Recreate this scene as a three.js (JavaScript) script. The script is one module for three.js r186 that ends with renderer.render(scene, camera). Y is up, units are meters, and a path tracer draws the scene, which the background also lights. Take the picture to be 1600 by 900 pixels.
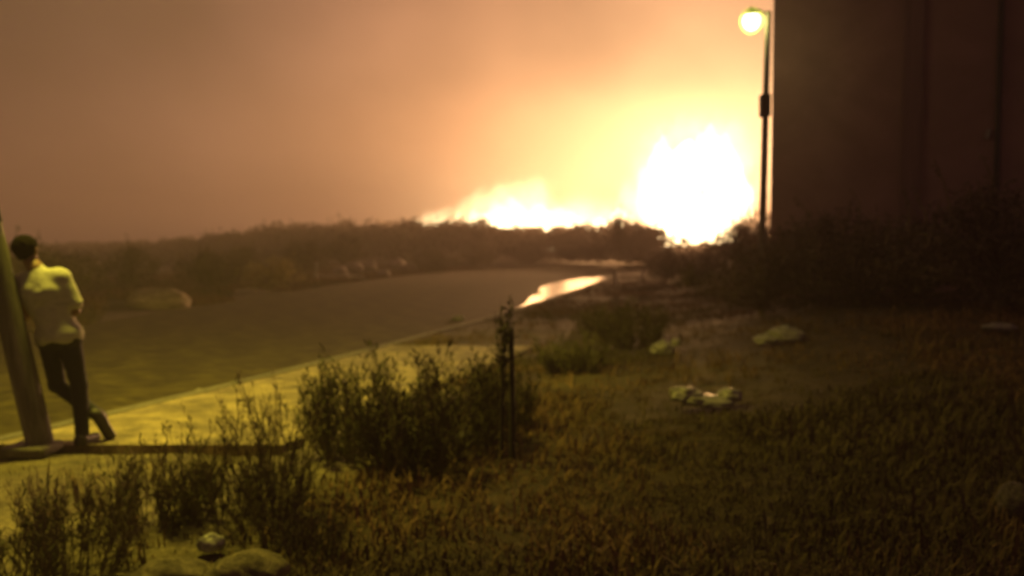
import * as THREE from 'three';
import { mergeGeometries } from 'three/addons/utils/BufferGeometryUtils.js';
import { RoundedBoxGeometry } from 'three/addons/geometries/RoundedBoxGeometry.js';

// ---------------------------------------------------------------- random numbers and noise
function rng(seed) { let s = seed >>> 0; return () => { s = (s + 0x6d2b79f5) | 0; let t = Math.imul(s ^ (s >>> 15), 1 | s); t = (t + Math.imul(t ^ (t >>> 7), 61 | t)) ^ t; return ((t ^ (t >>> 14)) >>> 0) / 4294967296; }; }
const hash = (x, y, z) => { let h = Math.imul(x | 0, 374761393) ^ Math.imul(y | 0, 668265263) ^ Math.imul(z | 0, 2147483647 - 58); h = Math.imul(h ^ (h >>> 13), 1274126177); return ((h ^ (h >>> 16)) >>> 0) / 4294967296; };
const fade = (t) => t * t * (3 - 2 * t), mix = (a, b, t) => a + (b - a) * t, clamp = (x, a = 0, b = 1) => Math.min(b, Math.max(a, x));
const sstep = (a, b, x) => fade(clamp((x - a) / (b - a)));
function noise(x, y, z = 0) {
  const i = Math.floor(x), j = Math.floor(y), k = Math.floor(z), u = fade(x - i), v = fade(y - j), w = fade(z - k);
  const p = (a, b, c) => hash(i + a, j + b, k + c);
  return mix(mix(mix(p(0, 0, 0), p(1, 0, 0), u), mix(p(0, 1, 0), p(1, 1, 0), u), v), mix(mix(p(0, 0, 1), p(1, 0, 1), u), mix(p(0, 1, 1), p(1, 1, 1), u), v), w);
}
const fbm = (x, y, z = 0, o = 4) => { let s = 0, a = 0.5, n = 0; for (let i = 0; i < o; i++) { s += a * noise(x, y, z); n += a; a *= 0.5; x = x * 2.03 + 11.3; y = y * 2.03 + 5.7; z = z * 2.03 + 3.1; } return s / n; };

// ---------------------------------------------------------------- camera, sky, haze, exposure
const scene = new THREE.Scene();
const FOV = 39.42, PITCH = -2.735 * Math.PI / 180, EYE = new THREE.Vector3(0, 1.65, 0), F = 1256;
const camera = new THREE.PerspectiveCamera(FOV, 16 / 9, 0.05, 3000);
camera.position.copy(EYE); camera.rotation.x = PITCH;
camera.focus = 1.6; camera.userData.fStop = 2.5;            // a hand-held phone, focused short: all of the street is a little soft
camera.updateMatrixWorld(true);
const renderer = new THREE.WebGLRenderer({ antialias: true });
renderer.toneMapping = THREE.LinearToneMapping; renderer.toneMappingExposure = 1;
renderer.shadowMap.enabled = true;

// where a sight line meets a level plane, and a point on it at a given distance ahead (used once, to measure the place)
const sight = (px, py) => new THREE.Vector3((px - 800) / F, (450 - py) / F, -1).applyAxisAngle(new THREE.Vector3(1, 0, 0), PITCH);
const onGround = (px, py, y = 0) => { const d = sight(px, py); return EYE.clone().addScaledVector(d, (y - EYE.y) / d.y); };
const ahead = (px, py, dist) => { const d = sight(px, py); return EYE.clone().addScaledVector(d, dist / -d.z); };

const FIRE = new THREE.Vector3(28.2, 9.5, -124);            // middle of the big blaze
{ // night sky full of smoke that the fire lights from below: brightest round the blaze, dull red-brown away from it
  const W = 1024, H = 512, data = new Float32Array(W * H * 4), fd = FIRE.clone().sub(EYE).normalize(), faz = Math.atan2(fd.z, fd.x);
  const fd2 = new THREE.Vector3(2, 6, -124).sub(EYE).normalize();
  const laz = Math.atan2(fd2.z, fd2.x);
  for (let r = 0; r < H; r++) {
    const up = ((r + 0.5) / H - 0.5) * Math.PI, y = Math.sin(up);
    for (let c = 0; c < W; c++) {
      const a = ((c + 0.5) / W - 0.5) * 2 * Math.PI, x = Math.cos(a) * Math.cos(up), z = Math.sin(a) * Math.cos(up);
      const th = Math.acos(clamp(x * fd.x + y * fd.y + z * fd.z, -1, 1)), th2 = Math.acos(clamp(x * fd2.x + y * fd2.y + z * fd2.z, -1, 1));
      const n = fbm(x * 3.2 + 7, y * 4.4 + 3, z * 3.2 + 9, 5), m = fbm(x * 9 + 1, y * 12, z * 9 + 4, 3);
      const g1 = Math.exp(-th / 0.19), g2 = Math.exp(-th2 / 0.17), g0 = Math.exp(-((th / 0.1) ** 2)) + 0.4 * Math.exp(-((th / 0.19) ** 2)) + 0.55 * Math.exp(-(((a - laz) / 0.12) ** 2) - (((up - 0.045) / 0.05) ** 2)), wide = Math.exp(-((th / 0.41) ** 2));
      const dusk = 1 - 0.34 * sstep(0.35, 0.75, th), plume = fbm(x * 2.1 + 3 + y * 1.4, y * 2.6 - 2, z * 2.1 + 1, 3), smoke = dusk * (0.25 + 0.95 * n + 0.55 * plume + 0.4 * (m - 0.5));
      const high = sstep(-0.02, 0.3, y);
      const lift = (0.55 + 0.45 * high) * (1 - 0.95 * (1 - high) * sstep(0.15, 0.5, th));
      const i = (r * W + c) * 4;
      data[i] = (0.098 + 0.84 * wide * lift + 0.62 * g1 + 0.45 * g2 + 1.25 * g0) * smoke;
      data[i + 1] = (0.045 + 0.35 * wide * lift + 0.36 * g1 + 0.22 * g2 + 1.02 * g0) * smoke;
      data[i + 2] = (0.043 + 0.16 * wide * lift + 0.09 * g1 + 0.06 * g2 + 0.5 * g0) * smoke;
      data[i + 3] = 1;
    }
  }
  const t = new THREE.DataTexture(data, W, H, THREE.RGBAFormat, THREE.FloatType);
  t.mapping = THREE.EquirectangularReflectionMapping; t.magFilter = t.minFilter = THREE.LinearFilter; t.needsUpdate = true;
  scene.background = t; scene.environment = t;
}
scene.fog = new THREE.FogExp2(new THREE.Color(1.0, 0.84, 0.82), 0.0042);

// lights of the fire (in front of its flames) and of the two street lamps
function point(name, p, color, intensity, radius) {
  const l = new THREE.PointLight(new THREE.Color().setRGB(...color), intensity); l.name = name; l.position.copy(p); l.castShadow = true; l.shadow.radius = radius; scene.add(l); return l;
}
const FIRE_COLOR = [1, 0.49, 0.19];
for (const [x, y, z, i] of [[28.2, 13.5, -116, 11500], [28.4, 8, -115, 12500], [23.0, 9.5, -116, 7500], [2.5, 7, -117, 3000], [10.5, 6.6, -117, 5000], [-6, 6.2, -118, 500]]) point('fire_light', new THREE.Vector3(x, y, z), FIRE_COLOR, i, 120);

// ---------------------------------------------------------------- textures and materials
function tex(size, f, color = true) {
  const d = new Uint8Array(size * size * 4);
  for (let y = 0; y < size; y++) for (let x = 0; x < size; x++) { const v = f(x / size, y / size), o = (y * size + x) * 4; for (let k = 0; k < 3; k++) d[o + k] = clamp(Array.isArray(v) ? v[k] : v) * 255; d[o + 3] = 255; }
  const t = new THREE.DataTexture(d, size, size); t.wrapS = t.wrapT = THREE.RepeatWrapping; t.magFilter = THREE.LinearFilter; if (color) t.colorSpace = THREE.SRGBColorSpace; t.needsUpdate = true; return t;
}
const ring = (u, v, s, seed, o = 4) => { const A = u * 6.2832, B = v * 6.2832; return fbm(Math.cos(A) * s + 20 + seed, Math.sin(A) * s + Math.cos(B) * s * 1.3 + 30, Math.sin(B) * s * 1.3 + 40, o); };
const grit = tex(512, (u, v) => 0.62 + 0.5 * (ring(u, v, 1.3, 1) - 0.5) + 0.45 * (ring(u, v, 9, 2, 3) - 0.5) + 0.35 * (hash(u * 512, v * 512, 3) - 0.5));
const gritBump = tex(512, (u, v) => 0.5 + 0.6 * (ring(u, v, 6, 5, 4) - 0.5) + 0.4 * (hash(u * 512, v * 512, 9) - 0.5), false);
const blotch = tex(512, (u, v) => { const n = ring(u, v, 2.2, 8, 5), m = ring(u, v, 12, 3, 3); return 0.66 + 0.7 * (n - 0.5) + 0.25 * (m - 0.5); });
const plasterTex = tex(512, (u, v) => 0.82 + 0.16 * (ring(u, v, 1.1, 15, 3) - 0.5) + 0.14 * (hash(u * 512, v * 512, 5) - 0.5));
const fabric = tex(256, (u, v) => 0.86 + 0.1 * Math.sin(u * 256 * 1.57) * Math.sin(v * 256 * 1.57) + 0.2 * (ring(u, v, 3, 4) - 0.5));
const lin = (r, g, b) => new THREE.Color().setRGB(r, g, b);
const std = (c, o = {}) => new THREE.MeshStandardMaterial({ color: lin(...c), roughness: 0.9, ...o });
const M = {
  ground: std([1, 1, 1], { vertexColors: true, map: grit, bumpMap: gritBump, bumpScale: 0.03, roughness: 1 }),
  road: new THREE.MeshPhysicalMaterial({ color: lin(0.125, 0.102, 0.028), specularIntensity: 0.25, map: blotch, bumpMap: gritBump, bumpScale: 0.008, roughness: 0.85 }),
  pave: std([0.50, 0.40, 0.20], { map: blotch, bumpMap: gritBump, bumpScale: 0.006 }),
  kerb: std([0.42, 0.38, 0.28], { map: grit, bumpMap: gritBump, bumpScale: 0.006 }),
  kerbB: std([0.34, 0.31, 0.24], { map: grit, bumpMap: gritBump, bumpScale: 0.006 }),
  water: new THREE.MeshPhysicalMaterial({ color: lin(0.02, 0.016, 0.012), roughness: 0.33, specularIntensity: 1, ior: 1.33 }),
  leaf: std([0.10, 0.095, 0.036], { side: THREE.DoubleSide, roughness: 0.8 }), leafB: std([0.12, 0.105, 0.04], { side: THREE.DoubleSide, roughness: 0.8 }), leafDry: std([0.16, 0.115, 0.05], { side: THREE.DoubleSide }),
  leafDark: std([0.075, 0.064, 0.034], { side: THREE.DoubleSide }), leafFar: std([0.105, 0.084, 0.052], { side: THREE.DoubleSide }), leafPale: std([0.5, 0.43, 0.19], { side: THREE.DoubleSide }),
  stem: std([0.17, 0.13, 0.075]), bark: std([0.07, 0.05, 0.034], { map: grit }), grass: std([1, 1, 1], { side: THREE.DoubleSide, vertexColors: false, roughness: 1 }),
  concrete: std([0.29, 0.265, 0.23], { map: blotch, bumpMap: gritBump, bumpScale: 0.004 }), metal: std([0.32, 0.31, 0.28], { roughness: 0.55, metalness: 0.5, map: grit }),
  pale: std([0.52, 0.47, 0.38], { map: grit, roughness: 0.7 }), plaster: std([0.40, 0.24, 0.23], { map: plasterTex, bumpMap: gritBump, bumpScale: 0.004 }), plasterB: std([0.27, 0.155, 0.16], { map: plasterTex }),
  dark: std([0.03, 0.026, 0.024], { roughness: 0.6 }), glassDark: std([0.02, 0.02, 0.022], { roughness: 0.06 }),
  dull: std([0.3, 0.25, 0.22], { map: grit }), bag: std([0.72, 0.68, 0.60], { roughness: 0.45, side: THREE.DoubleSide, map: grit }), stone: std([0.55, 0.46, 0.26], { map: blotch, bumpMap: gritBump, bumpScale: 0.02 }), sand: std([0.78, 0.65, 0.38], { map: grit, bumpMap: gritBump, bumpScale: 0.02 }), rubble: std([0.78, 0.70, 0.62], { map: grit }),
  skin: std([0.20, 0.115, 0.075], { roughness: 0.6 }), shirt: std([0.60, 0.59, 0.47], { map: fabric, roughness: 0.95 }), jeans: std([0.022, 0.022, 0.030], { map: fabric }), shoe: std([0.03, 0.026, 0.024], { roughness: 0.6 }), sole: std([0.08, 0.07, 0.06]), hair: new THREE.MeshPhysicalMaterial({ color: lin(0.010, 0.008, 0.007), roughness: 1, specularIntensity: 0.1 }),
};
const flameMat = (k, o) => new THREE.MeshStandardMaterial({ color: lin(0, 0, 0), roughness: 1, emissive: lin(1, 0.74, 0.36), emissiveIntensity: k, transparent: true, opacity: o, depthWrite: false });

// ---------------------------------------------------------------- naming helpers
const taken = new Map();
function numbered(n) { const k = taken.get(n) || 0; taken.set(n, k + 1); return k ? `${n}_${String(k).padStart(3, '0')}` : n; }
function tag(o, label, category, group, kind) { if (label) o.userData.label = label; if (category) o.userData.category = category; if (group) o.userData.group = group; if (kind) o.userData.kind = kind; return o; }
function thing(name, label, category, p = new THREE.Vector3(), turn = 0, group) { const o = new THREE.Group(); o.name = numbered(name); o.position.copy(p); o.rotation.y = turn; scene.add(o); return tag(o, label, category, group); }
function mesh(name, g, m, parent = scene) { const o = new THREE.Mesh(g, m); o.name = parent === scene ? numbered(name) : name; o.castShadow = o.receiveShadow = true; parent.add(o); return o; }
function clone(src, label, p, turn = 0, s = 1) { const o = src.clone(); o.name = numbered(src.name.replace(/_\d{3}$/, '')); o.userData = { ...src.userData }; if (label) o.userData.label = label; o.position.copy(p); o.rotation.y = turn; Array.isArray(s) ? o.scale.set(...s) : o.scale.setScalar(s); scene.add(o); return o; }
const V = (x, y, z) => new THREE.Vector3(x, y, z);

// ---------------------------------------------------------------- the lie of the land
function curve(pts) { return (d) => { let i = 0; while (i < pts.length - 2 && d > pts[i + 1][0]) i++; const p = (k) => pts[Math.min(pts.length - 1, Math.max(0, k))], [a, b, c, e] = [p(i - 1), p(i), p(i + 1), p(i + 2)];
  const t = clamp((d - b[0]) / (c[0] - b[0]), 0, 1), m1 = (c[1] - a[1]) / Math.max(1e-3, c[0] - a[0]) * (c[0] - b[0]), m2 = (e[1] - b[1]) / Math.max(1e-3, e[0] - b[0]) * (c[0] - b[0]);
  return (2 * t ** 3 - 3 * t * t + 1) * b[1] + (t ** 3 - 2 * t * t + t) * m1 + (-2 * t ** 3 + 3 * t * t) * c[1] + (t ** 3 - t * t) * m2; }; }
const nearEdge = curve([[-30, -12], [0, -6.3], [5.5, -4.6], [7.67, -3.85], [11.5, -2.56], [20.7, 0], [41, 4.6], [60, 8.3], [112, 18]]);
const farEdge = curve([[-30, -13.5], [0, -10.5], [10, -9.7], [17, -9.1], [37, -8.2], [60, -5.0], [83, 2.5], [112, 13.5]]);
const PAVE_W = 2.5, PAVE_Y = 0.1, PAVE_END = 6.32, PAVE_FAR = 13;
function landHeight(x, z) {
  const d = -z, n = nearEdge(clamp(d, -30, 112)), f = farEdge(clamp(d, -30, 112));
  const bumps = 0.10 * (fbm(x * 0.5 + 50, z * 0.5 + 80, 0, 4) - 0.5) + 0.05 * (fbm(x * 2.3 + 5, z * 2.3 + 8, 2, 3) - 0.5);
  if (d >= 97) return bumps * 2 * sstep(97, 99, d) + 1.5 * sstep(97, 104, d) * sstep(112, 105, d);
  if (x > f - 0.4 && x < n + 0.02) return -0.03;
  if (x <= f - 0.4) { const o = f - 0.4 - x; return mix(-0.03, 0.08 + bumps * 2.2 + 0.25 * sstep(1, 12, o) * fbm(x * 0.12, z * 0.12, 4, 3), sstep(0, 1.2, o)); }
  const o = x - n;
  const paved = d > PAVE_END - 0.1 && d < PAVE_FAR;
  if (paved && o < PAVE_W) return -0.03;
  const bank = 0.62 * sstep(2.8, 9.5, o - (d < 12 ? 0.25 * (12 - d) : 0)) + 0.3 * sstep(9, 20, o);
  return (d > PAVE_END ? PAVE_Y - 0.02 : PAVE_Y - 0.045) * sstep(0, 0.3, o - (paved ? PAVE_W : 0) + 0.2) + bank + bumps * 0.8;
}
const ground_at = (px, py) => { let y = 0, p; for (let i = 0; i < 12; i++) { p = onGround(px, py, y); y = mix(y, landHeight(p.x, p.z), 0.7); } p.y = landHeight(p.x, p.z); return p; };
{
  const xs = [], zs = [], NX = 300, NZ = 330;
  for (let i = 0; i <= NX; i++) { const t = i / NX * 2 - 1; xs.push(14 * t + 246 * Math.sign(t) * Math.abs(t) ** 5); }
  for (let j = 0; j <= NZ; j++) { const t = j / NZ; zs.push(6 - 30 * t - 300 * t ** 4.5); }
  zs.unshift(60, 30, 15, 10);
  const pos = [], col = [], uv = [], idx = [], w = NX + 1;
  for (const z of zs) for (const x of xs) {
    const d = -z, o = x - nearEdge(clamp(d, -30, 112));
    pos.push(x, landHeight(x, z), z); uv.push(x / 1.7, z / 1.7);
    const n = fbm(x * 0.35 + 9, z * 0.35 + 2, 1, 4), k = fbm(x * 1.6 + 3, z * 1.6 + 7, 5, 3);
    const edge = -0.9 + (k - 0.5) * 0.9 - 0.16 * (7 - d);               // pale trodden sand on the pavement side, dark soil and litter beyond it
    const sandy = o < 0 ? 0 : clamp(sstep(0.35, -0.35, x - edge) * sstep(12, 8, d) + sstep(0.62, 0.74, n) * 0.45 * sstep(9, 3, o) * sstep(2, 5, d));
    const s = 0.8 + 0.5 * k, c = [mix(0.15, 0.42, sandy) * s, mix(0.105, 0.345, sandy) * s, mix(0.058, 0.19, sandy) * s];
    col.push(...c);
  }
  for (let j = 0; j < zs.length - 1; j++) for (let i = 0; i < NX; i++) { const a = j * w + i, b = a + 1, c = a + w, e = c + 1; idx.push(a, b, c, b, e, c); }
  const g = new THREE.BufferGeometry(); g.setAttribute('position', new THREE.Float32BufferAttribute(pos, 3)); g.setAttribute('uv', new THREE.Float32BufferAttribute(uv, 2)); g.setAttribute('color', new THREE.Float32BufferAttribute(col, 3)); g.setIndex(idx); g.computeVertexNormals();
  tag(mesh('ground', g, M.ground), 'sandy and weedy ground on both sides of the road', null, null, 'structure');
}
function strip(left, right, d0, d1, step, across, y, drop) { // a sheet along the road, with a skirt where it has an edge
  const pos = [], uv = [], idx = [], n = Math.ceil((d1 - d0) / step), prof = [];
  for (let k = 0; k <= across; k++) prof.push([k / across, 0]);
  if (drop) { prof.unshift([0, -drop]); prof.push([1, -drop]); }
  for (let j = 0; j <= n; j++) { const d = mix(d0, d1, j / n), a = left(d), b = right(d); for (const [t, h] of prof) { const x = mix(a, b, t); pos.push(x, y(x, d) + h, -d); uv.push(x / 2.6, d / 2.6); } }
  const w = prof.length;
  for (let j = 0; j < n; j++) for (let i = 0; i < w - 1; i++) { const a = j * w + i, b = a + 1, c = a + w, e = c + 1; idx.push(a, b, c, b, e, c); }
  if (drop) { const q = pos.length / 3; for (let i = 1; i < w - 1; i++) { pos.push(pos[i * 3], pos[i * 3 + 1], pos[i * 3 + 2], pos[i * 3], pos[i * 3 + 1] - drop, pos[i * 3 + 2]); uv.push(i * 0.2, 0, i * 0.2, 0.05); } for (let i = 0; i < w - 3; i++) { const a = q + i * 2; idx.push(a, a + 1, a + 2, a + 2, a + 1, a + 3); } }
  const g = new THREE.BufferGeometry(); g.setAttribute('position', new THREE.Float32BufferAttribute(pos, 3)); g.setAttribute('uv', new THREE.Float32BufferAttribute(uv, 2)); g.setIndex(idx); g.computeVertexNormals(); return g;
}
tag(mesh('road', strip((d) => farEdge(d) - 0.35 + 0.5 * (noise(d * 0.7, 3) - 0.5), (d) => nearEdge(d) - 0.01, -29, 97, 0.5, 14, (x, d) => 0.012 * (fbm(x * 0.8, d * 0.8, 3, 3) - 0.5), 0), M.road), 'worn dusty road running from the left towards the fire', null, null, 'structure');
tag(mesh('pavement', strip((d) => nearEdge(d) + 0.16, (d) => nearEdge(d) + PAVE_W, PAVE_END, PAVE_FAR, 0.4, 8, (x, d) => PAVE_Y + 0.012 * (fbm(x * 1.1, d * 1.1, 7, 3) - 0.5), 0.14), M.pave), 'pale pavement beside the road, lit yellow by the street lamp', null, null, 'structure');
{ // kerb of separate stones
  const kerb = thing('kerb', 'pale concrete kerb along the near side of the road', null); kerb.userData.kind = 'structure';
  const g = [0, 1, 2].map((i) => new RoundedBoxGeometry(0.15, 0.22, 0.985, 1, 0.015)), r = rng(5);
  let d = PAVE_END; let i = 0;
  while (d < 70) { const d2 = d + 0.98, a = V(nearEdge(d) + 0.08, 0, -d), b = V(nearEdge(d2) + 0.08, 0, -d2), L = a.distanceTo(b), s = mesh('kerb_stone', g[i % 3], i % 3 ? M.kerb : M.kerbB, kerb); d = d2; i++;
    s.position.copy(a.add(b).multiplyScalar(0.5)); s.position.y = 0.005 + 0.008 * (r() - 0.5); s.rotation.y = Math.atan2(b.x - s.position.x, b.z - s.position.z) + 0.015 * (r() - 0.5); s.scale.z = L; }
}
{ // rain water standing along the kerb
  const pts = [[797, 491], [806, 482], [822, 473], [829, 463], [846, 459], [842, 450], [862, 443], [893, 437], [925, 433], [946, 432], [948, 438], [934, 446], [905, 456], [868, 469], [836, 481]].map(([x, y]) => { const p = onGround(x, y, 0.018); return new THREE.Vector2(Math.min(p.x, nearEdge(-p.z) - 0.02), -p.z); });
  const c = new THREE.CatmullRomCurve3(pts.map((p) => V(p.x, 0, p.y)), true, 'catmullrom', 0.3).getPoints(140).map((p) => new THREE.Vector2(p.x, p.z));
  const g = new THREE.ShapeGeometry(new THREE.Shape(c)); g.rotateX(-Math.PI / 2); g.translate(0, 0.018, 0);
  tag(mesh('puddle', g, M.water), 'bright puddle on the road along the kerb, mirroring the fire', null, null, 'structure');
}

// ---------------------------------------------------------------- plants
class Soup { // triangles collected into one geometry
  constructor() { this.p = []; this.i = []; }
  tri(a, b, c) { const n = this.p.length / 3; this.p.push(a.x, a.y, a.z, b.x, b.y, b.z, c.x, c.y, c.z); this.i.push(n, n + 1, n + 2); }
  leaf(base, dir, side, len, wid) { const m = base.clone().addScaledVector(dir, len * 0.5), t = base.clone().addScaledVector(dir, len), n = this.p.length / 3, l = m.clone().addScaledVector(side, wid * 0.5), r = m.addScaledVector(side, -wid * 0.5); this.p.push(base.x, base.y, base.z, l.x, l.y, l.z, t.x, t.y, t.z, r.x, r.y, r.z); this.i.push(n, n + 1, n + 2, n, n + 2, n + 3); }
  twig(pts, r0, r1, sides = 3) { const n = this.p.length / 3; pts.forEach((p, k) => { const t = (pts[Math.min(k + 1, pts.length - 1)].clone().sub(pts[Math.max(0, k - 1)])).normalize(), u = new THREE.Vector3(t.z, 0.31, -t.x).cross(t).normalize(), w = t.clone().cross(u), r = mix(r0, r1, k / (pts.length - 1)); for (let s = 0; s < sides; s++) { const a = s / sides * 6.2832, q = p.clone().addScaledVector(u, Math.cos(a) * r).addScaledVector(w, Math.sin(a) * r); this.p.push(q.x, q.y, q.z); } });
    for (let k = 0; k < pts.length - 1; k++) for (let s = 0; s < sides; s++) { const a = n + k * sides + s, b = n + k * sides + (s + 1) % sides; this.i.push(a, b, a + sides, b, b + sides, a + sides); } }
  build() { const g = new THREE.BufferGeometry(); g.setAttribute('position', new THREE.Float32BufferAttribute(this.p, 3)); g.setIndex(this.i); g.computeVertexNormals(); return g; }
}
const rdir = (r) => { const a = r() * 6.2832, y = r() * 2 - 1, s = Math.sqrt(1 - y * y); return V(Math.cos(a) * s, y, Math.sin(a) * s); };
// an upright, twiggy shrub: thin stems that rise from the ground and fork, with narrow leaves along them, thinning out towards the tips
function broom(seed, H, R, stems, leafiness, bareTop = 0.25, leafLen = 0.06) {
  const r = rng(seed), st = new Soup(), lf = new Soup();
  const grow = (p0, dir, L, rad, level) => {
    const pts = [p0], d = dir.clone(), n = level ? 4 : 7;
    for (let k = 0; k < n; k++) { d.add(V((r() - 0.5) * 0.26, 0.12 + (r() - 0.5) * 0.14, (r() - 0.5) * 0.26)).normalize(); pts.push(pts[k].clone().addScaledVector(d, L / n)); }
    st.twig(pts, rad, rad * 0.3);
    const m = Math.ceil(L * leafiness * (level ? 1.2 : 1));
    for (let k = 0; k < m; k++) { let t = r(); if (t > 1 - bareTop * r() * 2) continue; t = Math.max(t, level ? 0 : 0.12); const f = t * n, i = Math.min(n - 1, Math.floor(f)), q = pts[i].clone().lerp(pts[i + 1], f - i), ld = rdir(r).multiplyScalar(0.75).add(pts[i + 1].clone().sub(pts[i]).normalize()).normalize(); lf.leaf(q, ld, rdir(r).cross(ld).normalize(), leafLen * (0.6 + 0.8 * r()), leafLen * 0.17 * (0.6 + 0.8 * r())); }
    if (level < 2) { const kids = level ? 2 : 3 + Math.floor(r() * 4); for (let k = 0; k < kids; k++) { const i = 1 + Math.floor(r() * (n - 1)), a = pts[i]; grow(a, pts[i + 1].clone().sub(a).normalize().add(V((r() - 0.5) * 1.3, 0.25, (r() - 0.5) * 1.3)).normalize(), L * (0.22 + 0.28 * r()), rad * 0.5, level + 1); } }
  };
  for (let s = 0; s < stems; s++) { const a = r() * 6.2832, q = Math.sqrt(r()), b = V(Math.cos(a) * q * R * 0.55, -0.05, Math.sin(a) * q * R * 0.55), lean = 0.15 + 0.55 * q; grow(b, V(Math.cos(a) * lean, 1, Math.sin(a) * lean).normalize(), H * (0.45 + 0.65 * Math.pow(r(), 0.8)) * (1 - 0.25 * q), 0.0055 + 0.003 * r(), 0); }
  return [st.build(), lf.build()];
}
// a bushy crown of many small leaves in uneven clumps round forking limbs
function bushy(seed, H, R, clumps, perClump, leaf, trunkH = 0.1, spiky = 0.4) {
  const r = rng(seed), st = new Soup(), lf = new Soup();
  st.twig([V(0, -0.15, 0), V(0.02 * H, H * 0.3, 0), V(0.0, H * 0.62, 0.02 * H)], H * 0.022 + 0.01, H * 0.008, 5);
  for (let c = 0; c < clumps; c++) {
    const d = rdir(r), q = Math.pow(r(), 0.45), cy = trunkH * H + (1 - trunkH) * H * (0.5 + 0.46 * d.y * q), squeeze = 1 - 0.45 * Math.pow(clamp((cy / H - 0.45) / 0.55), 1.5), p = V(d.x * q * R * squeeze, cy, d.z * q * R * squeeze), cr = R * (0.16 + 0.2 * r());
    st.twig([V(0, Math.min(H * 0.5, cy * 0.45), 0), V(p.x * 0.5, cy * 0.72, p.z * 0.5), p], H * 0.008 + 0.004, 0.004);
    for (let k = 0; k < perClump; k++) { const e = rdir(r), b = p.clone().addScaledVector(e, cr * Math.pow(r(), 0.6)), ld = rdir(r).add(V(0, spiky, 0)).normalize(); lf.leaf(b, ld, rdir(r).cross(ld).normalize(), leaf * (0.6 + 0.9 * r()), leaf * 0.5 * (0.6 + 0.8 * r())); }
    if (r() < 0.6) { const t = p.clone().add(V((r() - 0.5) * cr, cr * (1 + spiky * 2 * r()), (r() - 0.5) * cr)); st.twig([p, p.clone().lerp(t, 0.5).add(V(0.03, 0, 0.02)), t], 0.006 * H + 0.002, 0.003); for (let k = 0; k < 8; k++) { const ld = rdir(r).add(V(0, 0.8, 0)).normalize(); lf.leaf(p.clone().lerp(t, r()), ld, rdir(r).cross(ld).normalize(), leaf, leaf * 0.45); } }
  }
  return [st.build(), lf.build()];
}
function plant(name, label, cat, [st, lf], lm, p, turn = 0, s = 1, group, parts = ['stem', 'foliage']) {
  const o = thing(name, label, cat, p, turn, group); mesh(parts[0], st, M.stem, o); mesh(parts[1], lf, lm, o); Array.isArray(s) ? o.scale.set(...s) : o.scale.setScalar(s); return o;
}
// shrubs in the left foreground, in front of the pavement
const B1 = broom(11, 0.9, 0.5, 40, 16, 0.3, 0.07), B2 = broom(12, 0.72, 0.55, 44, 20, 0.35, 0.07), B3 = broom(13, 1.05, 0.42, 36, 10, 0.45, 0.06), B4 = broom(14, 0.9, 0.62, 76, 32, 0.22, 0.075), B5 = broom(15, 0.78, 0.55, 70, 36, 0.22, 0.075);
const FG = 'twiggy shrubs at the bottom left';
for (const [px, py, g, m, t, s, l] of [
  [20, 915, B2, M.leaf, 0.3, 0.72, 'low twiggy shrub cut by the bottom left corner of the photo'],
  [120, 900, B1, M.leafB, 1.9, 0.6, 'twiggy shrub at the bottom edge, just right of the corner shrub'],
  [235, 822, B2, M.leaf, 3.2, 0.72, 'dense low shrub above the two pale stones at the bottom'],
  [350, 806, B1, M.leaf, 4.4, 0.66, 'dark leafy shrub behind the white litter at the bottom left'],
  [435, 790, B3, M.leafB, 0.8, 0.84, 'tall thin shrub with bare twigs reaching across the yellow pavement'],
  [290, 810, B3, M.leafDry, 2.4, 0.56, 'sparse dry shrub in front of the pavement edge'],
  [175, 820, B3, M.leafB, 5.1, 0.46, 'small sparse shrub below the man, before the pavement'],
  [70, 830, B3, M.leafDry, 1.3, 0.4, 'small dry shrub below the foot of the leaning pole'],
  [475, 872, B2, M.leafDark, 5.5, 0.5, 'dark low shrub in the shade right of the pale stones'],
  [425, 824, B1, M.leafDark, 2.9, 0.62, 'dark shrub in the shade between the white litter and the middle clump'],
]) plant('shrub', l, 'shrub', g, m, ground_at(px, py), t, s, FG);
// the thick clump in the middle
for (const [px, py, g, m, t, s, l] of [
  [560, 715, B4, M.leaf, 0.2, [0.8, 0.86, 0.85], 'leftmost thick shrub of the middle clump, edged by the lit pavement'],
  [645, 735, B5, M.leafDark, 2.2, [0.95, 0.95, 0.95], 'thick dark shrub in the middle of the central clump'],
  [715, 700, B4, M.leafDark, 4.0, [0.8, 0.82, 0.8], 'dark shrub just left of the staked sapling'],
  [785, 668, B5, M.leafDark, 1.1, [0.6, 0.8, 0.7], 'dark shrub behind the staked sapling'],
  [895, 580, B5, M.leaf, 3.1, [1.0, 0.62, 1.0], 'dim shrub on the verge right of the sapling'],
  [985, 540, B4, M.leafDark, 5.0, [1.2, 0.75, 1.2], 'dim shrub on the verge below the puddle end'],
  [935, 515, B5, M.leafB, 0.7, [1.0, 0.55, 1.0], 'small dim shrub beside the pavement under the puddle'],
]) plant('thick_shrub', l, 'shrub', g, m, ground_at(px, py), t, s, 'thick shrubs on the verge in the middle');
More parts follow.
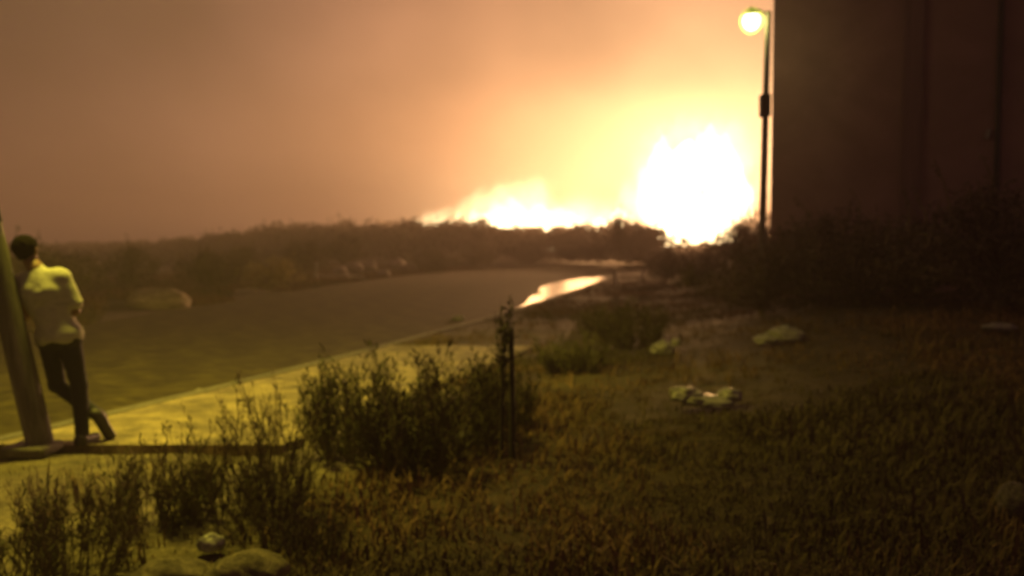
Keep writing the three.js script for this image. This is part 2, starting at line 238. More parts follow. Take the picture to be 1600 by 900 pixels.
{ // sapling with its stake
  const p = ground_at(782, 728), o = thing('sapling', 'slim young tree with a wooden stake standing in the central shrubs', 'tree', p), r = rng(77), st = new Soup(), lf = new Soup(), H = 1.02;
  st.twig([V(0, -0.1, 0), V(0.012, 0.4, 0), V(0.022, 0.8, 0.01), V(0.03, H, 0)], 0.017, 0.009, 6);
  for (let k = 0; k < 34; k++) { const y = 0.55 + (H - 0.5) * r(), a = r() * 6.28, L = 0.16 + 0.12 * r(), b = V(0.018 + 0.01 * y, y * 0.95, 0), e = b.clone().add(V(Math.cos(a) * L * 0.32, L, Math.sin(a) * L * 0.32)); st.twig([b, b.clone().lerp(e, 0.5).add(V(Math.cos(a) * 0.02, -0.01, Math.sin(a) * 0.02)), e], 0.004, 0.0015); for (let q = 0; q < 5; q++) { const ld = rdir(r).add(V(0, 0.9, 0)).normalize(); lf.leaf(b.clone().lerp(e, r()), ld, rdir(r).cross(ld).normalize(), 0.06, 0.02); } }
  mesh('trunk', st.build(), M.bark, o); mesh('crown', lf.build(), M.leafDark, o);
  const k = mesh('stake', new THREE.CylinderGeometry(0.02, 0.024, 1.04, 7), M.bark, o); k.position.set(0.085, 0.5, -0.12); k.rotation.z = 0.01;
}
// bushes on the far side of the road and in the hollow before the fire
const S1 = bushy(31, 1, 0.62, 46, 46, 0.075), S2 = bushy(32, 1, 0.55, 40, 44, 0.085, 0.05, 0.9), S3 = bushy(33, 1, 0.5, 52, 40, 0.07, 0.18, 0.7), S4 = bushy(34, 1, 0.4, 40, 40, 0.06, 0.25, 1.3);
const S5 = bushy(35, 1, 0.62, 90, 60, 0.034, 0.05, 0.6), S6 = bushy(36, 1, 0.58, 80, 60, 0.036, 0.1, 0.8);
const FAR = 'bushes along the far side of the road';
for (const [px, py, h, w, g, m, l] of [
  [40, 500, 1.63, 2.2, S5, M.leafFar, 'dark bush on the far verge behind the man and the pole'],
  [110, 474, 1.46, 2.0, S6, M.leafFar, 'dark bush left of the pale sand heap across the road'],
  [205, 452, 1.63, 1.9, S5, M.leafFar, 'dark bush behind the left end of the sand heap'],
  [325, 458, 1.55, 2.3, S6, M.leafFar, 'dark bush between the sand heap and the pale round bush'],
  [372, 446, 1.72, 2.2, S5, M.leaf, 'olive bush just left of the pale round bush'],
  [425, 457, 1.35, 2.3, S5, M.leafPale, 'pale round bush on the far verge'],
  [475, 434, 2.06, 2.5, S6, M.leafFar, 'dark bush just right of the pale round bush'],
  [540, 424, 2.41, 3.2, S3, M.leafFar, 'dark bush rising behind the pale rubble'],
  [680, 424, 1.72, 3.4, S5, M.leaf, 'olive bush right of the rubble across the road'],
  [745, 419, 1.98, 3.4, S6, M.leafB, 'olive bush across the road, second right of the rubble'],
  [830, 415, 2.24, 4.0, S5, M.leafFar, 'dark bush across the road above the puddle'],
  [905, 414, 2.58, 4.0, S3, M.leafFar, 'dark bush at the far end of the puddle'],
]) plant('bush', l, 'bush', g, m, ground_at(px, py), (px * 7) % 6.28, [w, h, w], FAR);
for (const [px, py, h, w, g, t, l] of [
  [966, 424, 4.6, 1.5, S4, 0.3, 'slim dark tree standing before the fire, between low flames and big blaze'],
  [1000, 420, 3.1, 3.0, S3, 1.4, 'bushy dark tree just left of the big blaze'],
  [1150, 428, 2.4, 4.2, S6, 4.0, 'dark tree right under the big blaze'],
  [1192, 432, 2.7, 2.6, S6, 2.2, 'dark tree at the building corner, right of the blaze'],
]) plant('dark_tree', l, 'tree', g, M.leafFar, ground_at(px, py), t, [w, h, w], 'dark trees before the blaze', ['trunk', 'crown']);
for (const [px, py, h, w, g, l] of [
  [1040, 440, 1.5, 3.2, S5, 'low dark bush at the road end under the left of the blaze'],
  [1095, 450, 1.25, 3.4, S6, 'low dark bush straight under the blaze'],
  [1190, 492, 1.25, 2.6, S5, 'dark bush below the foot of the lamp post'],
  [1250, 470, 1.6, 3.4, S6, 'dark bush against the building wall near its left corner'],
  [1340, 476, 1.7, 3.0, S5, 'dark bush against the building wall below the wall pipe'],
  [1440, 478, 1.5, 3.0, S6, 'dark bush against the wall right of the pipe'],
  [1560, 490, 1.8, 3.0, S5, 'dark bush against the wall at the right edge of the photo'],
]) plant('verge_bush', l, 'bush', g, M.leafFar, ground_at(px, py), (px * 3) % 6.28, [w, h, w], 'dark bushes on the bank by the building');
{ // the wood across the fields, one dark mass
  const r = rng(91), parts = [S1, S3, S4].map((s) => s[1]), n = 260, m4 = new THREE.Matrix4(), q = new THREE.Quaternion(), up = V(0, 1, 0);
  const wood = thing('woodland', 'dark line of scrub and trees across the fields, in front of the fire'); wood.userData.kind = 'stuff';
  const list = [[], [], []];
  for (let i = 0; i < n; i++) {
    const t = i / n, px = -320 + 1900 * t + 20 * (r() - 0.5), d = 74 + 34 * r(), p = ahead(px, 390, d);
    const top = px < 120 ? 384 : px < 620 ? mix(384, 350, sstep(120, 560, px)) : px < 760 ? 349 : px < 930 ? 356 : px < 1010 ? 352 : 392;
    let h = Math.max(1.2, 1.65 + (390 - top) / F * d + (r() - 0.62) * 1.1); if (px > 1240) h = 3 + 2 * r();
    p.y = landHeight(p.x, p.z) - 0.1; h = Math.max(1.2, h - p.y); const w = 3.2 + 3.4 * r(); q.setFromAxisAngle(up, r() * 6.28);
    list[i % 3].push(m4.clone().compose(p, q, V(w * 1.25, h, w)));
  }
  list.forEach((l, k) => { const im = new THREE.InstancedMesh(parts[k], M.leafFar, l.length); im.name = 'scrub'; im.userData.kind = 'stuff'; l.forEach((x, i) => im.setMatrixAt(i, x)); im.castShadow = im.receiveShadow = true; wood.add(im); });
}
{ // dry grass and weeds
  const tuft = (seed, n, h, sp) => { const r = rng(seed), s = new Soup(); for (let k = 0; k < n; k++) { const a = r() * 6.28, b = V((r() - 0.5) * sp, -0.02, (r() - 0.5) * sp), L = h * (0.45 + 0.75 * r()), o = V(Math.cos(a), 0, Math.sin(a)), side = V(-o.z, 0, o.x).multiplyScalar(0.0035 + 0.0025 * r()), m = b.clone().addScaledVector(o, L * 0.14).add(V(0, L * 0.6, 0)), t = b.clone().addScaledVector(o, L * (0.3 + 0.4 * r())).add(V(0, L * (0.75 + 0.25 * r()), 0)), bl = b.clone().add(side), br = b.clone().sub(side), ml = m.clone().addScaledVector(side, 0.8), mr = m.clone().addScaledVector(side, -0.8); s.tri(bl, br, mr); s.tri(bl, mr, ml); s.tri(ml, mr, t); } return s.build(); };
  const geos = [tuft(1, 12, 0.06, 0.14), tuft(2, 9, 0.11, 0.13), tuft(3, 14, 0.04, 0.17)], r = rng(400), lists = [[], [], []], cols = [[], [], []], m4 = new THREE.Matrix4(), q = new THREE.Quaternion(), e = new THREE.Euler();
  const heaps = [[245, 478], [425, 457], [532, 430], [572, 425], [622, 420]].map(([x, y]) => ground_at(x, y));
  const put = (x, z, s, k) => { const o = x - nearEdge(clamp(-z, -30, 112)); q.setFromEuler(e.set((r() - 0.5) * 0.4, r() * 6.28, (r() - 0.5) * 0.4)); lists[k].push(m4.clone().compose(V(x, landHeight(x, z), z), q, V(s, s * (0.7 + 0.6 * r()), s))); const n = fbm(x * 0.6 + 3, z * 0.6, 4, 3), g = sstep(0.42, 0.62, n + 0.2 * (r() - 0.5)); const v = 0.7 + 0.6 * r(); cols[k].push(lin(mix(0.19, 0.105, g) * v, mix(0.115, 0.082, g) * v, mix(0.062, 0.038, g) * v)); };
  for (let i = 0; i < 120000; i++) { const d = 2.2 + 44 * Math.pow(r(), 2.2), x = -5.5 + (r() * 1.15 - 0.02) * (10 + d * 0.85), z = -d, o = x - nearEdge(d); if (o < 0.3 || (d > PAVE_END - 0.1 && d < PAVE_FAR && o < PAVE_W + 0.05)) continue; const n = fbm(x * 0.35 + 9, z * 0.35 + 2, 1, 4), k = fbm(x * 1.6 + 3, z * 1.6 + 7, 5, 3), edge = -0.9 + (k - 0.5) * 0.9 - 0.16 * (7 - d); if (d < 11 && x < edge + 0.25 * (r() - 0.5) && r() > 0.06) continue; if (n > 0.56 && r() < 0.8) continue; if (n < 0.4 && r() < 0.5) continue; put(x, z, (0.5 + 1.1 * r() * r()) * (0.55 + 1.3 * fbm(x * 0.8 + 40, z * 0.8, 2, 3)) + d * 0.012, Math.floor(r() * 3)); }
  for (let i = 0; i < 26000; i++) { const d = 8 + 62 * Math.pow(r(), 1.4), x = farEdge(d) - 0.3 - 13 * Math.pow(r(), 1.6); if (heaps.some((h) => Math.abs(x / d - h.x / -h.z) < 1.5 / d && d < -h.z + 1 && d > -h.z - 5)) continue; put(x, -d, 1.4 + 1.5 * r(), Math.floor(r() * 2)); }
  const grass = thing('grass', 'dry brown and olive grass on the bank and the verges'); grass.userData.kind = 'stuff';
  geos.forEach((g, k) => { const im = new THREE.InstancedMesh(g, M.grass, lists[k].length); im.name = 'grass_tufts'; im.userData.kind = 'stuff'; lists[k].forEach((x, i) => { im.setMatrixAt(i, x); im.setColorAt(i, cols[k][i]); }); im.castShadow = im.receiveShadow = true; grass.add(im); });
}

// ---------------------------------------------------------------- the fire
{
  const tongue = (seed) => { // one licking flame: a tapered body that sways and frays towards the tip
    const r = rng(seed), g = new THREE.SphereGeometry(1, 14, 18), p = g.attributes.position, s1 = r() * 6, s2 = r() * 6;
    for (let i = 0; i < p.count; i++) { let x = p.getX(i), y = p.getY(i), z = p.getZ(i); const t = (y + 1) / 2, w = Math.pow(1 - t, 0.32) * 1.1 + 0.04, n = 0.7 + 0.6 * fbm(x * 1.4 + s1, y * 1.8 + s2, z * 1.4, 3); x = x * w * n + 0.28 * t * Math.sin(t * 4.2 + s1); z = z * w * n + 0.2 * t * Math.sin(t * 3.7 + s2); p.setXYZ(i, x * 0.5, t, z * 0.5); }
    g.computeVertexNormals(); return g; };
  const T = [1, 2, 3, 4, 5, 6].map((k) => tongue(k * 17)), mats = [flameMat(10, 0.6), flameMat(6, 0.2), flameMat(3.5, 0.05)], r = rng(606);
  const blaze = thing('fire', 'huge white-hot blaze behind the dark trees, left of the building', 'fire', V(FIRE.x, 0, FIRE.z));
  const put = (root, x, y, z, w, h, m) => { const f = mesh('flame', T[Math.floor(r() * 6)], mats[m], root); f.castShadow = false; f.position.set(x, y, z); f.scale.set(w, h, w * 0.6); f.rotation.y = r() * 6.28; };
  const R = 12.3; // the rounded, boiling heart of the fire
  for (let k = 0; k < 210; k++) { const a = r() * 6.28, q = Math.pow(r(), 0.42), x = Math.cos(a) * q * R * 0.86, y = 10.9 + Math.sin(a) * q * R * 0.82, m = q > 0.76 ? 2 : q > 0.6 ? 1 : 0, h = (m === 2 ? 3.4 : 4.2) * (0.7 + 0.7 * r()); put(blaze, x * (y < 7 ? 0.72 : 1), Math.max(-0.2, y - h * 0.45), (r() - 0.5) * 5, h * (0.62 + 0.3 * r()), h, m); }
  for (let k = 0; k < 26; k++) { const x = (r() - 0.5) * 9; put(blaze, x, -0.2, (r() - 0.5) * 5, 3.5 + 2 * r(), 5 + 3 * r(), 0); }
  const line = thing('fire', 'long low line of flames above the treeline, left of the big blaze', 'fire', V(0, 0, -125));
  for (let k = 0; k < 290; k++) { const px = 664 + 326 * Math.pow(r(), 0.95), x = (px - 800) / F * 125, rise = 24 + 36 * Math.exp(-(((px - 815) / 70) ** 2)) + 30 * sstep(930, 985, px) - 16 * sstep(720, 664, px), top = 1.65 + (38 + rise) / F * 125, m = r() < 0.3 ? 0 : r() < 0.36 ? 1 : 2, reach = m === 2 ? 1.2 : m === 1 ? 0.88 : 0.66, h = top * (0.4 + 0.2 * r()); put(line, x, Math.max(0.2, top * reach * (0.55 + 0.45 * r()) - h), (r() - 0.5) * 6, 3.4 + 3.2 * r(), h, m); }
}

// ---------------------------------------------------------------- the building on the right
{
  const c0 = ahead(1203, 390, 19), o = thing('building', 'tall dark plastered building filling the upper right of the photo', 'building', V(c0.x, 0, c0.z), -0.37), H = 11.5, Wd = 13, Dp = 9;
  const box = (w, h, d, x, y, z, m, name, par = o, rad = 0.02) => { const b = mesh(name, new RoundedBoxGeometry(w, h, d, 1, rad), m, par); b.position.set(x, y, z); return b; };
  { const g = new THREE.BoxGeometry(Wd, H, Dp, 1, 1, 1), uv = g.attributes.uv; for (let i = 0; i < uv.count; i++) uv.setXY(i, uv.getX(i) * 3.3, uv.getY(i) * 2.9); const wl = mesh('wall', g, M.plaster, o); wl.position.set(Wd / 2, H / 2 - 0.5, -Dp / 2); }
  box(2.6, H - 0.1, 0.14, 7.4, H / 2 - 0.5, 0.07, M.plasterB, 'pilaster'); box(0.42, H - 0.1, 0.10, 2.95, H / 2 - 0.5, 0.05, M.plasterB, 'pilaster');
  const p = mesh('drainpipe', new THREE.CylinderGeometry(0.055, 0.055, H - 1, 10), M.dark, o); p.position.set(4.6, H / 2 - 0.4, 0.075);
  box(Wd + 0.5, 0.25, Dp + 0.5, Wd / 2, H - 0.36, -Dp / 2, M.plasterB, 'roof'); box(Wd + 0.08, 0.85, 0.06, Wd / 2, 0.1, 0.03, M.plasterB, 'plinth');
  const glint = mesh('wall_glint', new THREE.CapsuleGeometry(0.045, 0.14, 4, 10), M.bag, o); glint.position.set(4.42, 4.12, 0.08); glint.rotation.z = -0.25;  // pale capsule added to stand in for a glint on the wall
}
{ // street lamp in front of the building corner
  const b = ahead(1192, 390, 17), head = ahead(1173, 33, 17), o = thing('street_lamp', 'lit street lamp on a pale post at the left corner of the building', 'street lamp', V(b.x, landHeight(b.x, b.z) - 0.05, b.z), 0, 'street lamps'), y0 = o.position.y;
  const top = head.y + 0.35 - y0; const pole = mesh('pole', new THREE.CylinderGeometry(0.06, 0.085, top - 0.15, 14), M.pale, o); pole.position.set(0, top / 2 - 0.075, 0); pole.rotation.z = -0.012;
  const dx = head.x - b.x;
  const arm = mesh('arm', new THREE.TubeGeometry(new THREE.CatmullRomCurve3([V(0, top - 0.22, 0), V(dx * 0.5, top - 0.14, 0.03), V(dx, top - 0.16, 0.05)]), 10, 0.03, 8), M.metal, o);
  const hs = new THREE.LatheGeometry([[0.0, 0.16], [0.04, 0.15], [0.06, 0.1], [0.12, 0.05], [0.15, -0.02], [0.14, -0.03]].map(([x, y]) => new THREE.Vector2(x, y)), 18), hd = mesh('lamp_head', hs, M.metal, o); hd.position.set(dx, head.y - y0 + 0.12, 0.05);
  const bulb = mesh('bulb', new THREE.SphereGeometry(0.15, 18, 14), new THREE.MeshStandardMaterial({ color: lin(0.9, 0.9, 0.6), emissive: lin(1, 1, 0.45), emissiveIntensity: 9, roughness: 0.4 }), o); bulb.position.set(dx, head.y - y0, 0.05); bulb.scale.set(1.15, 1.35, 1.15); bulb.castShadow = false;
  const halo = mesh('halo_shell', new THREE.SphereGeometry(0.235, 20, 16), new THREE.MeshStandardMaterial({ color: lin(0.6, 0.6, 0.2), emissive: lin(0.9, 1, 0.1), emissiveIntensity: 0.9, transparent: true, opacity: 0.3, roughness: 0.5 }), o); halo.position.copy(bulb.position); halo.scale.y = 1.15; halo.castShadow = false;  // translucent glowing shell, added to imitate the halo round the bulb
  const jb = mesh('junction_box', new RoundedBoxGeometry(0.2, 0.46, 0.2, 2, 0.02), M.dark, o); jb.position.set(-0.02, ahead(1192, 166, 17).y - y0, 0.06);
  const fleck = mesh('pole_glint', new RoundedBoxGeometry(0.05, 0.16, 0.03, 1, 0.01), M.bag, o); fleck.position.set(-0.07, ahead(1188, 345, 17).y - y0, 0.08); fleck.rotation.z = -0.25;  // small pale chip added in place of a glint on the pole
  point('street_lamp_light', V(head.x, head.y, b.z + 0.05), [1, 0.87, 0.3], 2.8, 7);
}
{ // leaning pole by the man; its lamp hangs above the frame
  const base = onGround(66, 702, PAVE_Y), o = thing('leaning_street_lamp', 'leaning grey street lamp post that the man rests against', 'street lamp', V(base.x, PAVE_Y - 0.02, base.z), 0, 'street lamps'), L = 6.6, tilt = 0.205;
  const up = V(-Math.sin(tilt), Math.cos(tilt), 0), pole = mesh('pole', new THREE.CylinderGeometry(0.07, 0.098, L, 20), M.concrete, o); pole.position.copy(up.clone().multiplyScalar(L / 2)); pole.rotation.z = tilt;
  const col = mesh('footing', new RoundedBoxGeometry(0.34, 0.08, 0.3, 2, 0.025), M.kerb, o); col.position.set(-0.06, 0.03, 0.03);
  const pipe = mesh('conduit', new THREE.CylinderGeometry(0.016, 0.016, 4.4, 8), M.metal, o); pipe.position.copy(up.clone().multiplyScalar(4.0)).add(V(0.098, 0.02, 0.0)); pipe.rotation.z = tilt;
  const e = up.clone().multiplyScalar(L), tip = e.clone().add(V(1.25, 0.2, -0.85));
  mesh('arm', new THREE.TubeGeometry(new THREE.CatmullRomCurve3([e.clone().addScaledVector(up, -0.2), e.clone().add(V(0.25, 0.2, -0.25)), tip]), 12, 0.035, 8), M.metal, o);
  const hd = mesh('lamp_head', new THREE.LatheGeometry([[0.0, 0.16], [0.06, 0.15], [0.17, 0.05], [0.21, -0.03], [0.2, -0.04]].map(([x, y]) => new THREE.Vector2(x, y)), 18), M.metal, o); hd.position.copy(tip).add(V(0, -0.06, 0));
  const bulb = mesh('bulb', new THREE.SphereGeometry(0.13, 16, 12), new THREE.MeshStandardMaterial({ color: lin(0.9, 0.9, 0.6), emissive: lin(1, 0.85, 0.2), emissiveIntensity: 20, roughness: 0.4 }), o); bulb.position.copy(tip).add(V(0, -0.16, 0)); bulb.castShadow = false;
  const w = bulb.position.clone().add(o.position), s = new THREE.SpotLight(new THREE.Color().setRGB(1, 0.80, 0.07), 245, 0, 1.25, 1); s.name = 'leaning_lamp_light'; s.position.copy(w); s.target.position.set(-4.6, 0, -8.6); s.castShadow = true; s.shadow.radius = 22; scene.add(s, s.target);
}

// ---------------------------------------------------------------- litter, stones, heaps, posts
function lump(seed, sx, sy, sz, amp, freq, det = 24) { const g = new THREE.SphereGeometry(1, det, Math.ceil(det * 0.7)), p = g.attributes.position; for (let i = 0; i < p.count; i++) { const x = p.getX(i), y = p.getY(i), z = p.getZ(i), k = 1 + amp * (fbm(x * freq + seed, y * freq + 3.7, z * freq + 9.1, 4) - 0.5) * 2; p.setXYZ(i, x * k * sx, Math.max(y * k, -0.45) * sy, z * k * sz); } g.computeVertexNormals(); return g; }
const crumple = (seed, sx, sy, sz) => lump(seed, sx, sy, sz, 0.4, 2.0, 40);
function litter(label, px, py, parts, m = M.bag, cat = 'litter', turn = 0) { const p = ground_at(px, py), o = mesh('litter', mergeGeometries(parts), m); o.position.copy(p).add(V(0, 0.06, 0)); o.rotation.y = turn; return tag(o, label, cat, 'litter lying on the ground'); }
litter('largest crumpled white sheet on the dark bank, spread like a bow tie', 1105, 640, [crumple(3, 0.15, 0.09, 0.1).translate(-0.2, 0.07, 0.02), crumple(4, 0.24, 0.06, 0.14).translate(0, 0.02, 0.04), crumple(8, 0.11, 0.08, 0.09).translate(0.2, 0.06, 0.02)]);
litter('crumpled pale sheet on the bank nearest the building', 1218, 538, [crumple(12, 0.24, 0.12, 0.14).translate(0.08, 0.06, 0), crumple(14, 0.16, 0.08, 0.12).translate(-0.2, 0, 0.05)]);
litter('small pale crumpled bag on the bank below the blaze', 1036, 552, [crumple(22, 0.17, 0.12, 0.13), crumple(23, 0.07, 0.07, 0.06).translate(0.18, 0.08, 0)]);
litter('pale bag cut by the right edge of the photo', 1592, 806, [crumple(33, 0.09, 0.10, 0.09)], M.dull);
litter('small pale scrap by the foot of the middle shrubs', 722, 694, [crumple(42, 0.10, 0.045, 0.07)]);
litter('small white crumpled scrap among the bottom left shrubs', 330, 868, [lump(52, 0.075, 0.055, 0.055, 0.3, 1.5, 30)]);
litter('tiny pale scrap on the road side of the pavement', 312, 620, [crumple(62, 0.06, 0.035, 0.045)]);
litter('small pale lump on the pavement under the sapling top', 716, 502, [crumple(72, 0.14, 0.07, 0.1)]);
litter('faint pale scrap high on the dark bank at the far right', 1560, 520, [crumple(82, 0.2, 0.06, 0.1)]);
for (const [px, py, sx, sy, sz, sd, l] of [[262, 916, 0.22, 0.13, 0.15, 5, 'left of two smooth pale stones at the bottom edge'], [385, 918, 0.21, 0.17, 0.16, 6, 'right and larger of two smooth pale stones at the bottom edge']]) { const p = ground_at(px, py), o = mesh('stone', lump(sd, sx, sy, sz, 0.34, 1.7, 40), M.stone); o.position.copy(p).add(V(0, 0.0, 0)); tag(o, l, 'stone', 'pale stones at the bottom edge'); }
{ const p = ground_at(245, 478), o = mesh('sand_heap', lump(9, 0.9, 0.5, 0.9, 0.22, 1.5, 36), M.sand); o.position.copy(p); tag(o, 'long pale sand heap on the far side of the road', 'sand heap'); }
const RB = 'pale rubble across the road';
for (const [px, py, s, sd, l] of [[532, 430, 0.42, 1, 'leftmost block of the pale rubble across the road'], [552, 428, 0.6, 2, 'second block of the rubble, low and grey'], [572, 425, 0.7, 3, 'largest and palest block of the rubble'], [600, 431, 0.35, 4, 'small block in front of the rubble gap'], [622, 420, 0.62, 5, 'upright pale block at the right of the rubble'], [640, 424, 0.5, 6, 'rightmost block of the rubble']]) { const p = ground_at(px, py), o = mesh('rubble_block', lump(sd * 7, s * 1.15, s * 0.8, s, 0.5, 1.4, 16), M.rubble); o.position.copy(p).add(V(0, 0.45 * s, 0)); o.rotation.y = sd; tag(o, l, 'rubble', RB); }
for (const [px, py, h, t, l] of [[492, 438, 0.85, -0.12, 'thin white marker post left of the rubble'], [962, 446, 0.7, 0.1, 'white marker post at the far end of the puddle'], [1003, 436, 0.75, -0.2, 'white marker post beyond the puddle, middle of the row'], [1020, 433, 0.7, -0.15, 'farthest white marker post on the road edge']]) {
  const p = ground_at(px, py), o = thing('marker_post', l, 'post', p, 0, 'white marker posts by the road'); const k = mesh('post', new THREE.CylinderGeometry(0.07, 0.08, h, 8), M.bag, o); k.position.y = h / 2 - 0.02; const c = mesh('cap', new THREE.SphereGeometry(0.073, 8, 5, 0, 6.2832, 0, 1.571), M.bag, o); c.position.y = h - 0.02; o.rotation.z = t; }

// ---------------------------------------------------------------- the man
// surface of a field of joined capsules, by surface nets
function surface(field, lo, hi, cell) {
  const n = [0, 1, 2].map((k) => Math.ceil((hi[k] - lo[k]) / cell) + 1), [nx, ny, nz] = n, f = new Float32Array(nx * ny * nz), id = (x, y, z) => (z * ny + y) * nx + x;
  for (let z = 0; z < nz; z++) for (let y = 0; y < ny; y++) for (let x = 0; x < nx; x++) f[id(x, y, z)] = field(lo[0] + x * cell, lo[1] + y * cell, lo[2] + z * cell);
  const at = new Int32Array(nx * ny * nz).fill(-1), pos = [], idx = [];
  for (let z = 0; z < nz - 1; z++) for (let y = 0; y < ny - 1; y++) for (let x = 0; x < nx - 1; x++) {
    let c = 0, sx = 0, sy = 0, sz = 0; const v = (k) => f[id(x + (k & 1), y + ((k >> 1) & 1), z + (k >> 2))];
    for (let k = 0; k < 8; k++) for (const b of [1, 2, 4]) if (!(k & b)) { const a = v(k), e = v(k | b); if ((a < 0) !== (e < 0)) { const t = a / (a - e); sx += (k & 1) + (b === 1 ? t : 0); sy += ((k >> 1) & 1) + (b === 2 ? t : 0); sz += (k >> 2) + (b === 4 ? t : 0); c++; } }
    if (c) { at[id(x, y, z)] = pos.length / 3; pos.push(lo[0] + (x + sx / c) * cell, lo[1] + (y + sy / c) * cell, lo[2] + (z + sz / c) * cell); }
  }
  const quad = (a, b, c, d, flip) => { if (a < 0 || b < 0 || c < 0 || d < 0) return; flip ? idx.push(a, c, b, a, d, c) : idx.push(a, b, c, a, c, d); };
  for (let z = 1; z < nz - 1; z++) for (let y = 1; y < ny - 1; y++) for (let x = 1; x < nx - 1; x++) {
    const a = f[id(x, y, z)] < 0;
    if (a !== f[id(x + 1, y, z)] < 0) quad(at[id(x, y - 1, z - 1)], at[id(x, y, z - 1)], at[id(x, y, z)], at[id(x, y - 1, z)], !a);
    if (a !== f[id(x, y + 1, z)] < 0) quad(at[id(x - 1, y, z - 1)], at[id(x - 1, y, z)], at[id(x, y, z)], at[id(x, y, z - 1)], !a);
    if (a !== f[id(x, y, z + 1)] < 0) quad(at[id(x - 1, y - 1, z)], at[id(x, y - 1, z)], at[id(x, y, z)], at[id(x - 1, y, z)], !a);
  }
  const g = new THREE.BufferGeometry(); g.setAttribute('position', new THREE.Float32BufferAttribute(pos, 3)); g.setIndex(idx); g.computeVertexNormals();
  const uv = []; for (let i = 0; i < pos.length; i += 3) uv.push((pos[i] + pos[i + 2]) * 3, pos[i + 1] * 3); g.setAttribute('uv', new THREE.Float32BufferAttribute(uv, 2)); return g;
}
const cap = (x, y, z, [a, b, ra, rb]) => { const bx = b[0] - a[0], by = b[1] - a[1], bz = b[2] - a[2], px = x - a[0], py = y - a[1], pz = z - a[2], t = clamp((px * bx + py * by + pz * bz) / (bx * bx + by * by + bz * bz + 1e-9)), dx = px - bx * t, dy = py - by * t, dz = pz - bz * t; return Math.sqrt(dx * dx + dy * dy + dz * dz) - (ra + (rb - ra) * t); };
const smin = (a, b, k) => { const h = Math.max(k - Math.abs(a - b), 0) / k; return Math.min(a, b) - h * h * k * 0.25; };
const joined = (bones, k, grow = 0) => (x, y, z) => { let d = 9; for (const b of bones) d = smin(d, cap(x, y, z, b), k); return d - grow; };
